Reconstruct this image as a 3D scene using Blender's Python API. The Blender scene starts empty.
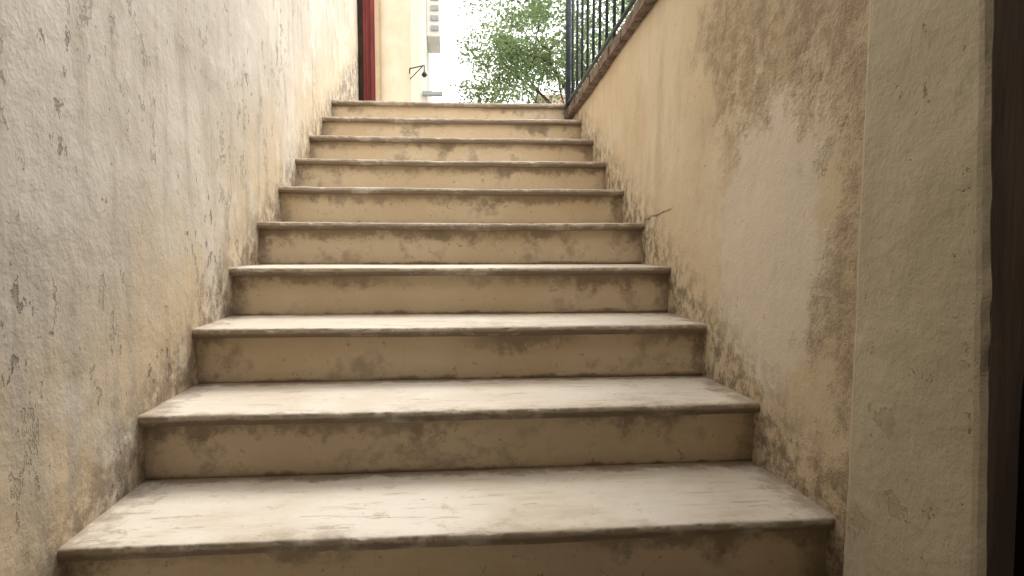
import bpy, bmesh, math, random
from mathutils import Vector, noise, Matrix
random.seed(7)
scene = bpy.context.scene
EYE=1.062; RISE=.1643; GO=.3345; Y1=1.276; Z1=.493
XL=-.735; XR=.786
LAND=Z1+9*RISE; YT=Y1+9*GO

# ------------------------------------------------------------ helpers
class NT:
    def __init__(s,name):
        s.m=bpy.data.materials.new(name); s.m.use_nodes=True
        s.t=s.m.node_tree; s.n=s.t.nodes; s.l=s.t.links
        s.b=s.n['Principled BSDF']; s.b.inputs['Specular IOR Level'].default_value=.25
        s.tc=s.n.new('ShaderNodeTexCoord'); s.co=s.tc.outputs['Object']
    def put(s,inp,v):
        if isinstance(v,bpy.types.NodeSocket): s.l.new(v,inp)
        elif v is not None:
            if inp.type=='RGBA' and len(v)==3: v=(*v,1)
            inp.default_value=v
    def math(s,op,a,b=None,c=None,clamp=False):
        n=s.n.new('ShaderNodeMath'); n.operation=op; n.use_clamp=clamp
        s.put(n.inputs[0],a); s.put(n.inputs[1],b)
        if c is not None: s.put(n.inputs[2],c)
        return n.outputs[0]
    def mapc(s,scale=(1,1,1),loc=(0,0,0),co=None):
        n=s.n.new('ShaderNodeMapping'); s.l.new(co or s.co,n.inputs[0])
        n.inputs['Scale'].default_value=scale; s.put(n.inputs['Location'],loc); return n.outputs[0]
    def noise(s,scale,detail=4,rough=.6,co=None,dist=0):
        n=s.n.new('ShaderNodeTexNoise'); s.l.new(co or s.co,n.inputs['Vector'])
        n.inputs['Scale'].default_value=scale; n.inputs['Detail'].default_value=detail
        n.inputs['Roughness'].default_value=rough; n.inputs['Distortion'].default_value=dist
        return n.outputs['Fac']
    def ramp(s,v,a,b,lo=0,hi=1):
        n=s.n.new('ShaderNodeMapRange'); n.interpolation_type='SMOOTHSTEP'
        s.put(n.inputs[0],v); 
        for i,x in enumerate((a,b,lo,hi)): s.put(n.inputs[i+1],x)
        return n.outputs[0]
    def mix(s,f,a,b,mode='MIX'):
        n=s.n.new('ShaderNodeMix'); n.data_type='RGBA'; n.blend_type=mode
        s.put(n.inputs[0],f); s.put(n.inputs[6],a); s.put(n.inputs[7],b); return n.outputs[2]
    def xyz(s,co=None):
        n=s.n.new('ShaderNodeSeparateXYZ'); s.l.new(co or s.co,n.inputs[0]); return n.outputs
    def mul(s,*a):
        r=a[0]
        for x in a[1:]: r=s.math('MULTIPLY',r,x)
        return r
    def jit(s,v,nz,amp):
        return s.math('ADD',v,s.math('MULTIPLY',s.math('SUBTRACT',nz,.5),amp))
    def height(s,pairs):
        r=None
        for v,a in pairs:
            t=s.math('MULTIPLY',v,a); r=t if r is None else s.math('ADD',r,t)
        n=s.n.new('ShaderNodeBump'); s.l.new(r,n.inputs['Height'])
        n.inputs['Distance'].default_value=1; n.inputs['Strength'].default_value=1
        return n.outputs[0]
    def done(s,col,rough=.85,normal=None):
        s.put(s.b.inputs['Base Color'],col); s.put(s.b.inputs['Roughness'],rough)
        if normal: s.l.new(normal,s.b.inputs['Normal'])
        return s.m

def link(me,name,mat=None,parent=None,loc=(0,0,0),smooth=False):
    o=bpy.data.objects.new(name,me); scene.collection.objects.link(o)
    if mat: me.materials.append(mat)
    if parent: o.parent=parent
    o.location=loc
    if smooth:
        for p in me.polygons: p.use_smooth=True
    return o
def empty(name,loc=(0,0,0)):
    o=bpy.data.objects.new(name,None); scene.collection.objects.link(o); o.location=loc; return o
def box(name,lo,hi,mat,parent=None,bevel=.004):
    bm=bmesh.new(); bmesh.ops.create_cube(bm,size=1)
    for v in bm.verts:
        v.co=Vector([(lo[i]+hi[i])/2+v.co[i]*(hi[i]-lo[i]) for i in range(3)])
    if bevel: bmesh.ops.bevel(bm,geom=bm.edges[:],offset=bevel,segments=2,affect='EDGES')
    me=bpy.data.meshes.new(name); bm.to_mesh(me); bm.free()
    return link(me,name,mat,parent)
def tube(bm,p0,p1,r0,r1,seg=8):
    p0=Vector(p0);p1=Vector(p1); d=(p1-p0); q=d.to_track_quat('Z','Y').to_matrix()
    a=[];b=[]
    for i in range(seg):
        t=2*math.pi*i/seg; c=Vector((math.cos(t),math.sin(t),0))
        a.append(bm.verts.new(p0+q@(c*r0))); b.append(bm.verts.new(p1+q@(c*r1)))
    for i in range(seg):
        j=(i+1)%seg; bm.faces.new((a[i],a[j],b[j],b[i]))
    bm.faces.new(a[::-1]); bm.faces.new(b)
def tubes(name,lst,mat,parent=None,smooth=True,seg=8):
    bm=bmesh.new()
    for t in lst: tube(bm,*t,seg=seg)
    me=bpy.data.meshes.new(name); bm.to_mesh(me); bm.free()
    return link(me,name,mat,parent,smooth=smooth)
def fn(p,s,seed=0): return noise.noise(Vector(p)*s+Vector((seed,seed*1.7,seed*.3)))

def wall_mesh(name,x0,side,ya,yb,zb,ztop,thick,mat,res=.02,amp=.006,seed=0,edge=0,lean=0,flare=0,lean2=0):
    bm=bmesh.new(); ny=int((yb-ya)/res); h=max(ztop(ya),ztop(yb))-zb; nz=int(h/res)
    g=[]
    for i in range(ny+1):
        y=ya+(yb-ya)*i/ny; row=[]
        for j in range(nz+1):
            z=zb+(ztop(y)-zb)*j/nz
            d=amp*fn((0,y,z),1.3,seed)+amp*.4*fn((0,y,z),5,seed+3)+amp*.22*fn((0,y,z),17,seed+9)
            d-=flare*max(0,1-(y-ya)/.8) if flare else 0
            yy=y
            if edge:
                e=min(y-ya,yb-y)
                d-= .010*max(0,1-e/.016)**2
                if i==0 or i==ny: yy=y+.010*fn((0,y,z),5,seed+5)+.007*fn((0,y,z),18,seed+6)
                if i>ny/2: yy+=lean*(1.65-z)*(i/ny-.5)*2
                else: yy+=lean2*(z-1.06)*(.5-i/ny)*2
            row.append(bm.verts.new((x0+side*d,yy,z)))
        g.append(row)
    for i in range(ny):
        for j in range(nz):
            f=(g[i][j],g[i+1][j],g[i+1][j+1],g[i][j+1])
            bm.faces.new(f if side>0 else f[::-1])
    be=[e for e in bm.edges if e.is_boundary]
    r=bmesh.ops.extrude_edge_only(bm,edges=be)
    nv=[v for v in r['geom'] if isinstance(v,bmesh.types.BMVert)]
    for v in nv: v.co.x=x0-side*thick
    ne=[e for e in r['geom'] if isinstance(e,bmesh.types.BMEdge) and e.is_boundary]
    bmesh.ops.edgeloop_fill(bm,edges=ne)
    bmesh.ops.recalc_face_normals(bm,faces=bm.faces[:])
    me=bpy.data.meshes.new(name); bm.to_mesh(me); bm.free()
    return link(me,name,mat,smooth=False if edge else True)

# ------------------------------------------------------------ materials
def plaster_left():
    s=NT('old_grey_plaster'); X,Y,Z=s.xyz()
    h=s.math('SUBTRACT',s.math('SUBTRACT',Z,Z1),s.math('MULTIPLY',s.math('SUBTRACT',Y,Y1),RISE/GO))
    big=s.noise(1.7,4,.6); mid=s.noise(6,5,.65)
    streak=s.noise(5,5,.62,co=s.mapc((1,3.0,.45)))
    med=s.noise(17,5,.72)
    fleck=s.noise(19,6,.74,co=s.mapc((1,1.4,.9),(7,5,2)))
    warm=s.ramp(s.jit(h,streak,.9),.0,.60,1,0)
    c=s.mix(warm,(.505,.465,.40),(.585,.475,.33))
    c=s.mix(s.ramp(big,.42,.64,0,.8),c,(.62,.575,.50))
    c=s.mix(s.ramp(streak,.48,.70,0,.6),c,(.39,.335,.26))
    c=s.mix(s.ramp(mid,.53,.70,0,.6),c,(.66,.62,.555))
    c=s.mix(s.ramp(med,.56,.72,0,.42),c,(.34,.285,.21))
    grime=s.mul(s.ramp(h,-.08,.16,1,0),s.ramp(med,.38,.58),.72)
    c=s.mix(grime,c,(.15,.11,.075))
    chips=s.ramp(s.noise(5.5,7,.72,co=s.mapc((1,1.5,.8),(3,1,2))),.60,.62)
    c=s.mix(s.mul(chips,.42),c,(.42,.365,.285))
    dens=s.ramp(s.noise(2.2,3,.6,s.mapc((1,1.4,1),(1,8,3))),.46,.66,.085,-.005)
    pits=s.ramp(s.math('SUBTRACT',fleck,dens),.575,.635)
    c=s.mix(s.mul(pits,.6),c,(.20,.16,.115))
    n=s.height([(mid,.009),(chips,-.0026),(med,.0030),(pits,-.0028),(s.noise(110,2,.6),.0005)])
    return s.done(c,.88,n)

def plaster_right():
    s=NT('old_ochre_plaster'); X,Y,Z=s.xyz()
    h=s.math('SUBTRACT',s.math('SUBTRACT',Z,Z1),s.math('MULTIPLY',s.math('SUBTRACT',Y,Y1),RISE/GO))
    big=s.noise(1.8,4,.6); mid=s.noise(5,6,.68); med=s.noise(19,5,.75)
    st=s.noise(3.2,5,.65,co=s.mapc((1,2.2,.5)))
    c=s.mix(s.ramp(big,.4,.65),(.625,.51,.355),(.68,.58,.43))
    c=s.mix(s.ramp(st,.46,.68,0,.6),c,(.52,.42,.29))
    dy=s.math('DIVIDE',s.math('SUBTRACT',Y,1.60),.32); dz=s.math('DIVIDE',s.math('SUBTRACT',Z,1.08),.44)
    r=s.math('SQRT',s.math('ADD',s.math('MULTIPLY',dy,dy),s.math('MULTIPLY',dz,dz)))
    patch=s.ramp(s.jit(r,mid,1.7),.70,1.0,1,0)
    c=s.mix(s.mul(patch,.8),c,(.71,.635,.525))
    a=s.ramp(s.jit(Y,mid,.8),1.25,1.42,1,0)
    b=s.mul(s.ramp(s.jit(Z,mid,1.0),1.34,1.52),s.ramp(s.jit(Y,mid,1.2),1.85,2.1,1,0))
    worn=s.math('MAXIMUM',a,b)
    tex=s.ramp(med,.38,.60)
    c=s.mix(s.mul(worn,.6),c,(.46,.365,.25))
    c=s.mix(s.mul(worn,tex,.6),c,(.28,.215,.145))
    c=s.mix(s.ramp(med,.60,.72,0,.38),c,(.39,.305,.205))
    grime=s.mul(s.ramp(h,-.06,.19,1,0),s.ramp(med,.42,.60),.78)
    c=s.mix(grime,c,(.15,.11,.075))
    c=s.mix(s.ramp(s.noise(34,3,.7),.67,.72,0,.6),c,(.24,.175,.11))
    d1=s.math('ABSOLUTE',s.math('SUBTRACT',s.jit(Z,med,.05),s.math('MULTIPLY_ADD',Y,-.08,1.372)))
    k1=s.mul(s.ramp(d1,.0012,.004,1,0),s.ramp(Y,2.25,2.33),s.ramp(Y,2.625,2.63,1,0))
    d2=s.math('ABSOLUTE',s.math('SUBTRACT',s.jit(Y,med,.07),2.60))
    k2=s.mul(s.ramp(d2,.002,.007,1,0),s.ramp(Z,.98,1.02),s.ramp(Z,1.160,1.165,1,0))
    ck=s.math('MAXIMUM',k1,k2)
    c=s.mix(s.mul(ck,.8),c,(.10,.07,.045))
    n=s.height([(mid,.009),(patch,.0016),(s.mul(med,s.math('ADD',s.math('MULTIPLY',worn,1.7),.40)),.0065),(ck,-.003),(s.noise(120,2,.6),.0008)])
    return s.done(c,.88,n)

def plaster_pier():
    s=NT('smooth_pier_plaster')
    c=s.mix(s.ramp(s.noise(2.2,4,.6),.4,.65),(.45,.39,.285),(.51,.45,.34))
    md=s.noise(9,5,.7)
    c=s.mix(s.ramp(md,.54,.70,0,.5),c,(.38,.315,.22))
    sp=s.ramp(s.noise(24,4,.7),.65,.70)
    c=s.mix(s.mul(sp,.6),c,(.22,.17,.11))
    ch=s.ramp(s.noise(5,6,.72,s.mapc((1,1,1.3),(2,6,1))),.635,.645)
    c=s.mix(s.mul(ch,.4),c,(.35,.285,.19))
    n=s.height([(s.noise(4,3,.6),.012),(md,.007),(sp,-.002),(ch,-.0022),(s.noise(60,3,.6),.0024)])
    return s.done(c,.85,n)

def rnd_co(s):
    oi=s.n.new('ShaderNodeObjectInfo'); cx=s.n.new('ShaderNodeCombineXYZ')
    m=s.math('MULTIPLY',oi.outputs['Random'],37.0)
    s.l.new(m,cx.inputs[0]); s.l.new(m,cx.inputs[1])
    return s.mapc((1,1,1),cx.outputs[0])

def mat_tread():
    s=NT('worn_stone_tread'); X,Y,Z=s.xyz(); co=rnd_co(s)
    lo=s.noise(3,4,.6,co); med=s.noise(14,6,.74,co); hi=s.noise(45,3,.7,co)
    sm=s.noise(7,6,.7,s.mapc((.45,1.7,1),co=co))
    c=s.mix(s.ramp(lo,.38,.64),(.67,.60,.50),(.75,.70,.62))
    c=s.mix(s.ramp(sm,.50,.66,0,.55),c,(.56,.47,.36))
    c=s.mix(s.ramp(med,.57,.68,0,.45),c,(.44,.35,.25))
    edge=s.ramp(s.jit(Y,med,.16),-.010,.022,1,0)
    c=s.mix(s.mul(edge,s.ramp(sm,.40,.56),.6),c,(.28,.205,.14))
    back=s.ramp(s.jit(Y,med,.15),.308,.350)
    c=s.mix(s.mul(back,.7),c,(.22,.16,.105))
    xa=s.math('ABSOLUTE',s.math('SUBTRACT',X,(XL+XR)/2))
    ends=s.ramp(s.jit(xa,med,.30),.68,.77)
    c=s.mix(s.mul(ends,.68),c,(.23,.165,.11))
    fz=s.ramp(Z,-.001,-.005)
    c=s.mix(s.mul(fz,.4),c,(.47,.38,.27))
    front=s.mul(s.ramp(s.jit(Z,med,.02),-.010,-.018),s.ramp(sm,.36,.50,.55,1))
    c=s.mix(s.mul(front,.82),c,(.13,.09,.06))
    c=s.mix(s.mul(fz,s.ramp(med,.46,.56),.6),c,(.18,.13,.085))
    c=s.mix(s.ramp(hi,.65,.71,0,.55),c,(.36,.275,.19))
    scr=s.ramp(s.noise(15,5,.72,s.mapc((.3,2.4,1),(2,2,2),co=co)),.605,.635)
    c=s.mix(s.mul(scr,.48),c,(.40,.31,.22))
    n=s.height([(sm,.003),(med,.0025),(scr,-.0008),(hi,.0010)])
    return s.done(c,s.ramp(sm,.3,.7,.42,.70),n)

def mat_riser():
    s=NT('ochre_riser_plaster'); X,Y,Z=s.xyz(); co=rnd_co(s)
    lo=s.noise(2.5,4,.6,co); med=s.noise(10,6,.74,co); hi=s.noise(38,3,.72,co)
    c=s.mix(s.ramp(lo,.36,.64),(.61,.48,.32),(.69,.57,.41))
    c=s.mix(s.ramp(med,.54,.70,0,.5),c,(.48,.37,.245))
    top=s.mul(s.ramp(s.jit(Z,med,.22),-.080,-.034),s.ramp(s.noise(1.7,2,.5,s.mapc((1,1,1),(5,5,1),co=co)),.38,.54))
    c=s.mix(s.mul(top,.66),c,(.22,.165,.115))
    sm=s.mul(s.ramp(lo,.50,.60),s.ramp(med,.44,.60))
    c=s.mix(s.mul(sm,.48),c,(.26,.195,.135))
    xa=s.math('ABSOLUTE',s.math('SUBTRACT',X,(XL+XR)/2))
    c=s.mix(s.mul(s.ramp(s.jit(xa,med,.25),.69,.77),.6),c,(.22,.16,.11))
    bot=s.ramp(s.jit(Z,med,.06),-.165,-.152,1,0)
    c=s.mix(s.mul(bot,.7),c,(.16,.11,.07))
    c=s.mix(s.ramp(hi,.64,.70,0,.6),c,(.25,.18,.12))
    n=s.height([(lo,.006),(med,.004),(hi,.0012)])
    return s.done(c,.8,n)

def simple(name,c1,c2,scale=6,rough=.8,bump=.003,detail=4,stretch=(1,1,1)):
    s=NT(name); f=s.noise(scale,detail,.65,s.mapc(stretch))
    c=s.mix(s.ramp(f,.35,.65),c1,c2)
    return s.done(c,rough,s.height([(f,bump)]))
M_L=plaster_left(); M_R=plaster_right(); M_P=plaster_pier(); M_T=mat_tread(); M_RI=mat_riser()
M_iron=simple('dark_painted_iron',(.020,.032,.040),(.045,.06,.07),30,.5,.001)
M_cop=simple('brown_coping_brick',(.10,.07,.055),(.24,.175,.14),22,.85,.006)
M_mort=simple('brown_mortar',(.13,.09,.065),(.20,.15,.11),22,.9,.004)
M_red=simple('dark_red_paint',(.17,.03,.025),(.26,.055,.045),9,.45,.002,stretch=(1,1,.2))
M_dwood=simple('dark_brown_wood',(.022,.013,.009),(.05,.032,.021),8,.85,.004,stretch=(3,3,.3))
M_cream=simple('cream_render',(.62,.52,.38),(.70,.60,.45),3,.85,.003)
M_tan=simple('tan_trim',(.42,.31,.19),(.48,.36,.23),4,.85,.003)
M_white=simple('white_render',(.74,.74,.72),(.82,.82,.80),3,.85,.003)
M_grey=simple('grey_blue_shutter',(.30,.33,.35),(.40,.43,.45),5,.6,.002)
M_roof=simple('clay_roof_tiles',(.20,.12,.09),(.33,.21,.15),10,.9,.01)
M_ground=simple('ground_earth',(.12,.10,.075),(.19,.165,.13),1.5,.95,.02)
M_pave=simple('terrace_paving',(.36,.33,.28),(.45,.41,.35),2.5,.85,.004)
M_bark=simple('tree_bark',(.06,.045,.03),(.12,.09,.065),12,.9,.01,stretch=(1,1,.25))

# ------------------------------------------------------------ staircase
stairs=empty('stone_staircase')
def sweep(name,prof,xa,xb,nx,fn_disp,mat,loc):
    bm=bmesh.new(); rows=[]
    for i in range(nx+1):
        x=xa+(xb-xa)*i/nx
        rows.append([bm.verts.new(fn_disp(x,y,z)) for y,z in prof])
    m=len(prof)
    for i in range(nx):
        for j in range(m):
            k=(j+1)%m; bm.faces.new((rows[i][j],rows[i+1][j],rows[i+1][k],rows[i][k]))
    bm.faces.new(rows[0][::-1]); bm.faces.new(rows[-1])
    bmesh.ops.recalc_face_normals(bm,faces=bm.faces[:])
    me=bpy.data.meshes.new(name); bm.to_mesh(me); bm.free()
    return link(me,name,mat,stairs,loc,smooth=True)
TH=.028
for k in range(-1,11):
    y0=Y1+(k-1)*GO; z0=Z1+(k-1)*RISE; sd=k*7.3+20
    depth=GO+.05 if k<10 else .5
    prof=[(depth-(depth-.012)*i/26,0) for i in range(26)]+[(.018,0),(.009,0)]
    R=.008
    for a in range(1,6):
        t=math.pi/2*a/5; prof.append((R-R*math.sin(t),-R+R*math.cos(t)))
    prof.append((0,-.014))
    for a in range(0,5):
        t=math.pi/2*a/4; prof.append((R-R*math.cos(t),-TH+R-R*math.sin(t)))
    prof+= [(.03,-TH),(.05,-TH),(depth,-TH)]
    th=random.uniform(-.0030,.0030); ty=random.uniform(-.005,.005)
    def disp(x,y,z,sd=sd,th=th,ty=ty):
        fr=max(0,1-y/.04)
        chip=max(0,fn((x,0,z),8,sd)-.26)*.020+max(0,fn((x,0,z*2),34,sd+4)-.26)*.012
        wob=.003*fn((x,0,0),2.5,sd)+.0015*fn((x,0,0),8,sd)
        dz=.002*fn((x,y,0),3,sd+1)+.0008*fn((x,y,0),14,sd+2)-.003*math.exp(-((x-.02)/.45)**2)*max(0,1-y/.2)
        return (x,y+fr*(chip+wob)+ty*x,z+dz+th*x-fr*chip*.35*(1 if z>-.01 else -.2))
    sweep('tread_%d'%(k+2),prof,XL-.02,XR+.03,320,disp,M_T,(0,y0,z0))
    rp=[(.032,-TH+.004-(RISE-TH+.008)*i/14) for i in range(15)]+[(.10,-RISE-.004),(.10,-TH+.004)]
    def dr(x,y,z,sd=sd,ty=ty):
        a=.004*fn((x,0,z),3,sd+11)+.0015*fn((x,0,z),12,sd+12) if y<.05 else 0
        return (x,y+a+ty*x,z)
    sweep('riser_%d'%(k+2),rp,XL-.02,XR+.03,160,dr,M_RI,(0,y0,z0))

# ------------------------------------------------------------ walls
ZW=4.3
wall_mesh('plaster_wall',XL,1,-3.0,5.57,-.05,lambda y:ZW,.35,M_L,.022,.008,3)
topf=lambda y:EYE+.822+(4.05-y)*.064
wall_mesh('plaster_wall',XR,-1,1.10,YT+.03,-.05,topf,.20,M_R,.018,.007,31,flare=.018)
wall_mesh('plaster_pier',XR-.014,-1,.892,1.186,-.05,lambda y:2.50,.24,M_P,.008,.006,55,edge=1,lean=.024,lean2=.044)
box('unseen_rear_light_block',(XL-.1,-3.3,-.05),(3,-3.002,2.5),M_P)  # out of view, added to stop light entering from behind the camera
box('unseen_shading_ceiling',(XL+.03,-3.0,2.505),(3,.82,2.75),M_P)  # out-of-view slab, added so light falls off over the near walls and steps
door=empty('dark_strip_door')
# dark strip next to the pier, modelled as an uneven timber jamb
bm=bmesh.new(); ring=[]
for j in range(121):
    z=-.02+2.42*j/120; ye=.868+.044*(z-1.06)+.005*fn((0,0,z),6,71)+.003*fn((0,0,z),23,72)
    xf=XR-.029+.003*fn((0,0,z),7,73)
    ring.append([bm.verts.new(p) for p in ((xf+.004,ye,z),(xf,ye-.006,z),(xf,.80,z),(XR+.22,.80,z),(XR+.22,ye,z))])
for a,b in zip(ring,ring[1:]):
    for i in range(5):
        j=(i+1)%5; bm.faces.new((a[i],a[j],b[j],b[i]))
bm.faces.new(ring[0]); bm.faces.new(ring[-1][::-1]); bmesh.ops.recalc_face_normals(bm,faces=bm.faces[:])
me=bpy.data.meshes.new('jamb'); bm.to_mesh(me); bm.free(); link(me,'jamb',M_dwood,door)
box('leaf',(XR+.10,-.10,.0),(XR+.145,.795,2.3),M_dwood,door)
box('far_jamb',(XR-.030,-.19,-.02),(XR+.22,-.105,2.4),M_dwood,door)
for i,(a,b) in enumerate([(.15,.95),(1.1,2.15)]):
    box('panel_%d'%i,(XR+.088,.03,a),(XR+.10-.001,.66,b),M_dwood,door,.01)
box('lintel',(XR-.030,-.19,2.402),(XR+.22,.88,2.50),M_dwood,door)
box('side_passage_wall',(XR,-3.0,-.05),(XR+.22,-.195,2.5),M_P)

cop=empty('brick_coping')
y=1.19; i=0
while y<YT+.02:
    ln=min(.215,YT+.05-y); bm=bmesh.new(); bmesh.ops.create_cube(bm,size=1)
    jx=.004*random.uniform(-1,1)
    for v in bm.verts:
        yy=y+(v.co.y+.5)*(ln-.006)
        v.co=Vector((XR-.036+(v.co.x+.5)*.27+jx+.002*random.uniform(-1,1), yy, topf(yy)+.001+(v.co.z+.5)*.062+.001*random.uniform(-1,1)))
    bmesh.ops.bevel(bm,geom=bm.edges[:],offset=.006,segments=2,affect='EDGES')
    me=bpy.data.meshes.new('coping_brick'); bm.to_mesh(me); bm.free()
    link(me,'coping_brick_%d'%i,M_cop,cop); y+=ln; i+=1
bm=bmesh.new(); bmesh.ops.create_cube(bm,size=1)
for v in bm.verts:
    yy=1.2+(v.co.y+.5)*(YT-1.2+.01); v.co=Vector((XR-.030+(v.co.x+.5)*.25,yy,topf(yy)+.004+(v.co.z+.5)*.05))
me=bpy.data.meshes.new('mortar'); bm.to_mesh(me); bm.free(); link(me,'mortar',M_mort,cop)

RX=XR-.022
cz=lambda y: topf(y)+.064
L=[]
L.append(((RX,1.25,cz(1.25)+.04),(RX,YT-.02,cz(YT)+.04),.010,.010))
L.append(((RX,1.25,cz(1.25)+.92),(RX,YT-.02,cz(YT)+.92),.018,.018))
y=YT-.02; n=0
while y>1.2:
    r=.008 if n else .018
    L.append(((RX,y,cz(y)-.02 if n%8==0 else cz(y)+.04),(RX,y,cz(y)+.92),r,r)); y-=.15; n+=1
L.append(((RX,YT-.02,cz(YT)-.10),(RX,YT-.02,cz(YT)),.018,.018))
tubes('iron_railing',L,M_iron)

# ------------------------------------------------------------ upper terrace, ground
box('ground',(-300,-300,-.3),(300,300,-.052),M_ground,None,0)
box('upper_terrace',(-20,YT+.45,.2),(20,60,LAND-.004),M_pave,None,.01)
box('side_terrace',(XR+.205,1.20,.2),(20,YT+.44,1.86),M_pave,None,.01)

rd=empty('red_door')
box('frame',(-.750,5.585,LAND),(-.700,5.66,LAND+2.5),M_dwood,rd,.003)
box('leaf',(-.698,5.60,LAND),(-.603,5.645,LAND+2.5),M_red,rd,.004)
box('moulding_1',(-.672,5.588,LAND),(-.655,5.599,LAND+2.5),M_red,rd,.004)
box('moulding_2',(-.635,5.582,LAND),(-.612,5.599,LAND+2.5),M_red,rd,.004)

cb=empty('cream_building')
box('wall',(-5,8.0,LAND),(-.445,10.5,9),M_cream,cb,.01)
box('corner_trim',(-.90,7.93,LAND),(-.79,7.998,9),M_tan,cb,.01)
box('plinth',(-5,7.95,LAND),(-.91,7.998,LAND+.4),M_tan,cb,.01)

wb=empty('white_building')
box('wall',(-4,13.0,LAND),(-.42,17,9),M_white,wb,.01)
box('balcony_box',(-.418,13.05,EYE+4.0),(-.17,14.2,EYE+5.4),M_white,wb,.01)
for i in range(7):
    z=EYE+4.1+i*.19
    box('louvre_%d'%i,(-.34,13.02,z),(-.19,13.048,z+.10),M_grey,wb,.004)
box('eave',(-4,12.8,9.0),(-.1,17.2,9.15),M_roof,wb,.01)
box('drain_ledge',(-.5,12.85,EYE+2.85),(-.12,12.998,EYE+2.92),M_grey,wb,.004)
wl=empty('wall_lamp')
tubes('bracket',[((-.445,7.8,EYE+2.02),(-.28,7.8,EYE+2.06),.008,.008),((-.445,7.8,EYE+1.9),(-.30,7.8,EYE+2.05),.006,.006),
 ((-.28,7.8,EYE+2.06),(-.28,7.8,EYE+1.99),.006,.006),((-.46,7.99,EYE+2.02),(-.445,7.8,EYE+2.02),.008,.008)],M_iron,wl)
tubes('shade',[((-.28,7.8,EYE+1.99),(-.28,7.8,EYE+1.95),.012,.035),((-.28,7.8,EYE+1.95),(-.28,7.8,EYE+1.93),.025,.02)],M_iron,wl,seg=16)

hs=empty('tiled_roof_house')
box('wall',(3.25,20,LAND),(9,26,EYE+4.2),M_cream,hs,.01)
bm=bmesh.new()
vs=[bm.verts.new(p) for p in [(3.0,19.6,EYE+4.15),(9.4,19.6,EYE+4.15),(9.4,23,EYE+5.2),(3.0,23,EYE+5.2),(9.4,26.4,EYE+4.15),(3.0,26.4,EYE+4.15)]]
for f in [(0,1,2,3),(3,2,4,5),(0,3,5),(1,4,2),(0,5,4,1)]: bm.faces.new([vs[i] for i in f])
me=bpy.data.meshes.new('roof'); bm.to_mesh(me); bm.free(); link(me,'roof',M_roof,hs)

# ------------------------------------------------------------ tree
def leafmat():
    s=NT('green_leaves'); g=s.n.new('ShaderNodeNewGeometry')
    c=s.mix(s.ramp(s.noise(1.9,3,.6),.38,.62),(.13,.20,.085),(.30,.40,.18))
    c=s.mix(s.math('MULTIPLY',g.outputs['Random Per Island'],.7),c,(.26,.35,.19))
    tr=s.n.new('ShaderNodeBsdfTranslucent'); s.l.new(c,tr.inputs[0])
    mx=s.n.new('ShaderNodeMixShader'); mx.inputs[0].default_value=.5
    s.l.new(s.b.outputs[0],mx.inputs[1]); s.l.new(tr.outputs[0],mx.inputs[2])
    s.l.new(mx.outputs[0],s.n['Material Output'].inputs[0])
    return s.done(c,.5)
tree=empty('leafy_tree')
T0=Vector((2.45,14,LAND)); CC=Vector((2.45,14,EYE+4.1))
lim=[]; tips=[]
p=T0.copy(); pts=[p]
for i in range(4):
    p=p+Vector((random.uniform(-.08,.08),random.uniform(-.08,.08),.55)); pts.append(p)
for i in range(4): lim.append((pts[i],pts[i+1],.13-.015*i,.13-.015*(i+1)))
def branch(p,d,l,r,dep):
    q=p+d*l; lim.append((p,q,r,r*.68)); tips.append(q)
    if dep==0: return
    for i in range(3):
        nd=(d+Vector((random.gauss(0,.5),random.gauss(0,.5),random.gauss(.1,.35)))).normalized()
        branch(q,nd,l*random.uniform(.62,.85),r*.58,dep-1)
for st,n in ((2,2),(3,3),(4,4)):
    for i in range(n):
        a=random.uniform(0,6.28)
        branch(pts[st],Vector((math.cos(a)*.8,math.sin(a)*.8,.65)).normalized(),random.uniform(.7,.95),.045,3)
lim=[l for l in lim if (l[1]-CC).length<2.2]
tubes('trunk_and_limbs',lim,M_bark,tree,seg=6)
bm=bmesh.new()
cl=[t for t in tips if (t-CC).length<2.4]; random.shuffle(cl); cl=cl[:110]
for i in range(290):
    v=Vector((random.gauss(0,1),random.gauss(0,1),random.gauss(0,1))).normalized()*random.uniform(.3,1)**.45
    k=1.0-.25*max(0,v.z)
    cl.append(CC+Vector((v.x*2.35*k,v.y*1.8*k,v.z*2.5-.15)))
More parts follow.
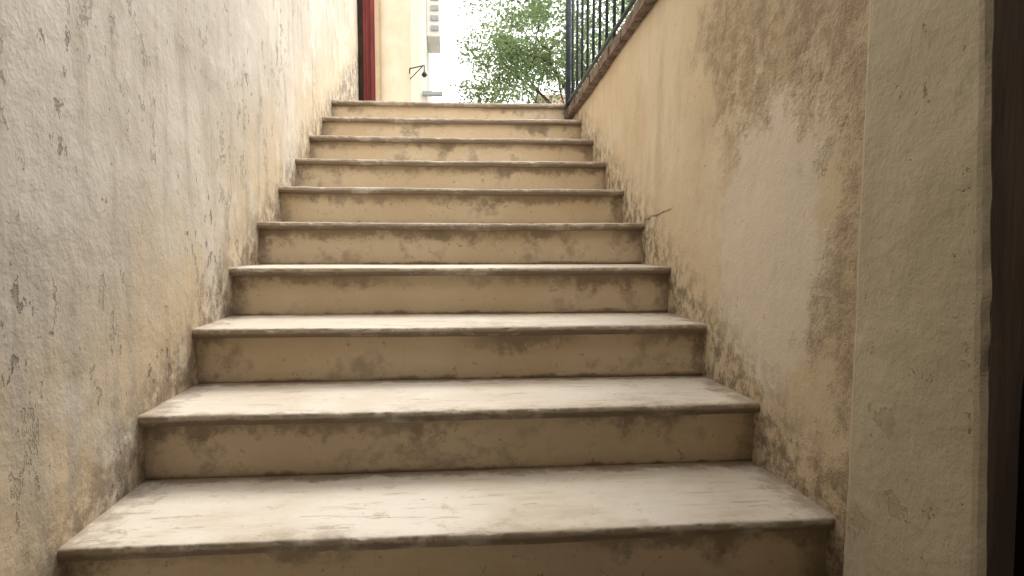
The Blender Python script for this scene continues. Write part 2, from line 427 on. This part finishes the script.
for c in cl:
    s0=random.uniform(.10,.24)
    for j in range(random.randint(40,80)):
        p=c+Vector((random.gauss(0,s0),random.gauss(0,s0),random.gauss(0,s0*.65)))
        L_=random.uniform(.06,.11); W_=L_*.58
        R_=Matrix.Rotation(random.uniform(0,6.28),3,'Z')@Matrix.Rotation(random.uniform(-1.1,1.1),3,'X')@Matrix.Rotation(random.uniform(-.8,.8),3,'Y')
        v=[bm.verts.new(p+R_@Vector(q)) for q in ((0,0,0),(W_*.5,L_*.45,.01),(0,L_,-.01),(-W_*.5,L_*.45,.01))]
        bm.faces.new(v)
me=bpy.data.meshes.new('foliage'); bm.to_mesh(me); bm.free(); link(me,'foliage',leafmat(),tree)

# ------------------------------------------------------------ light
w=bpy.data.worlds.new('World'); scene.world=w; w.use_nodes=True
nt=w.node_tree; bg=nt.nodes['Background']
sky=nt.nodes.new('ShaderNodeTexSky'); sky.sky_type='NISHITA'; sky.sun_disc=False
EL,AZ=math.radians(58),math.radians(30)
sky.sun_elevation=EL; sky.sun_rotation=AZ
mx=nt.nodes.new('ShaderNodeMix'); mx.data_type='RGBA'; mx.inputs[0].default_value=.85
nt.links.new(sky.outputs[0],mx.inputs[6]); mx.inputs[7].default_value=(21.2,20.7,19.8,1)
nt.links.new(mx.outputs[2],bg.inputs[0]); bg.inputs[1].default_value=.15
sl=bpy.data.lights.new('sun','SUN'); sl.energy=2.2; sl.angle=math.radians(24); sl.color=(1,.95,.88)
so=bpy.data.objects.new('sun',sl); scene.collection.objects.link(so)
d=Vector((math.sin(AZ)*math.cos(EL),math.cos(AZ)*math.cos(EL),math.sin(EL)))
so.rotation_euler=d.to_track_quat('Z','Y').to_euler(); so.location=(3,3,10)

scene.view_settings.view_transform='Standard'; scene.view_settings.look='None'; scene.view_settings.exposure=0
cam=bpy.data.cameras.new('camera'); co=bpy.data.objects.new('camera',cam); scene.collection.objects.link(co)
cam.sensor_width=36; cam.lens=660/1024*36; cam.clip_start=.02; cam.clip_end=1000
co.location=(0,0,EYE); co.rotation_euler=(math.radians(90-3.73),0,math.radians(-5.37))
scene.camera=co
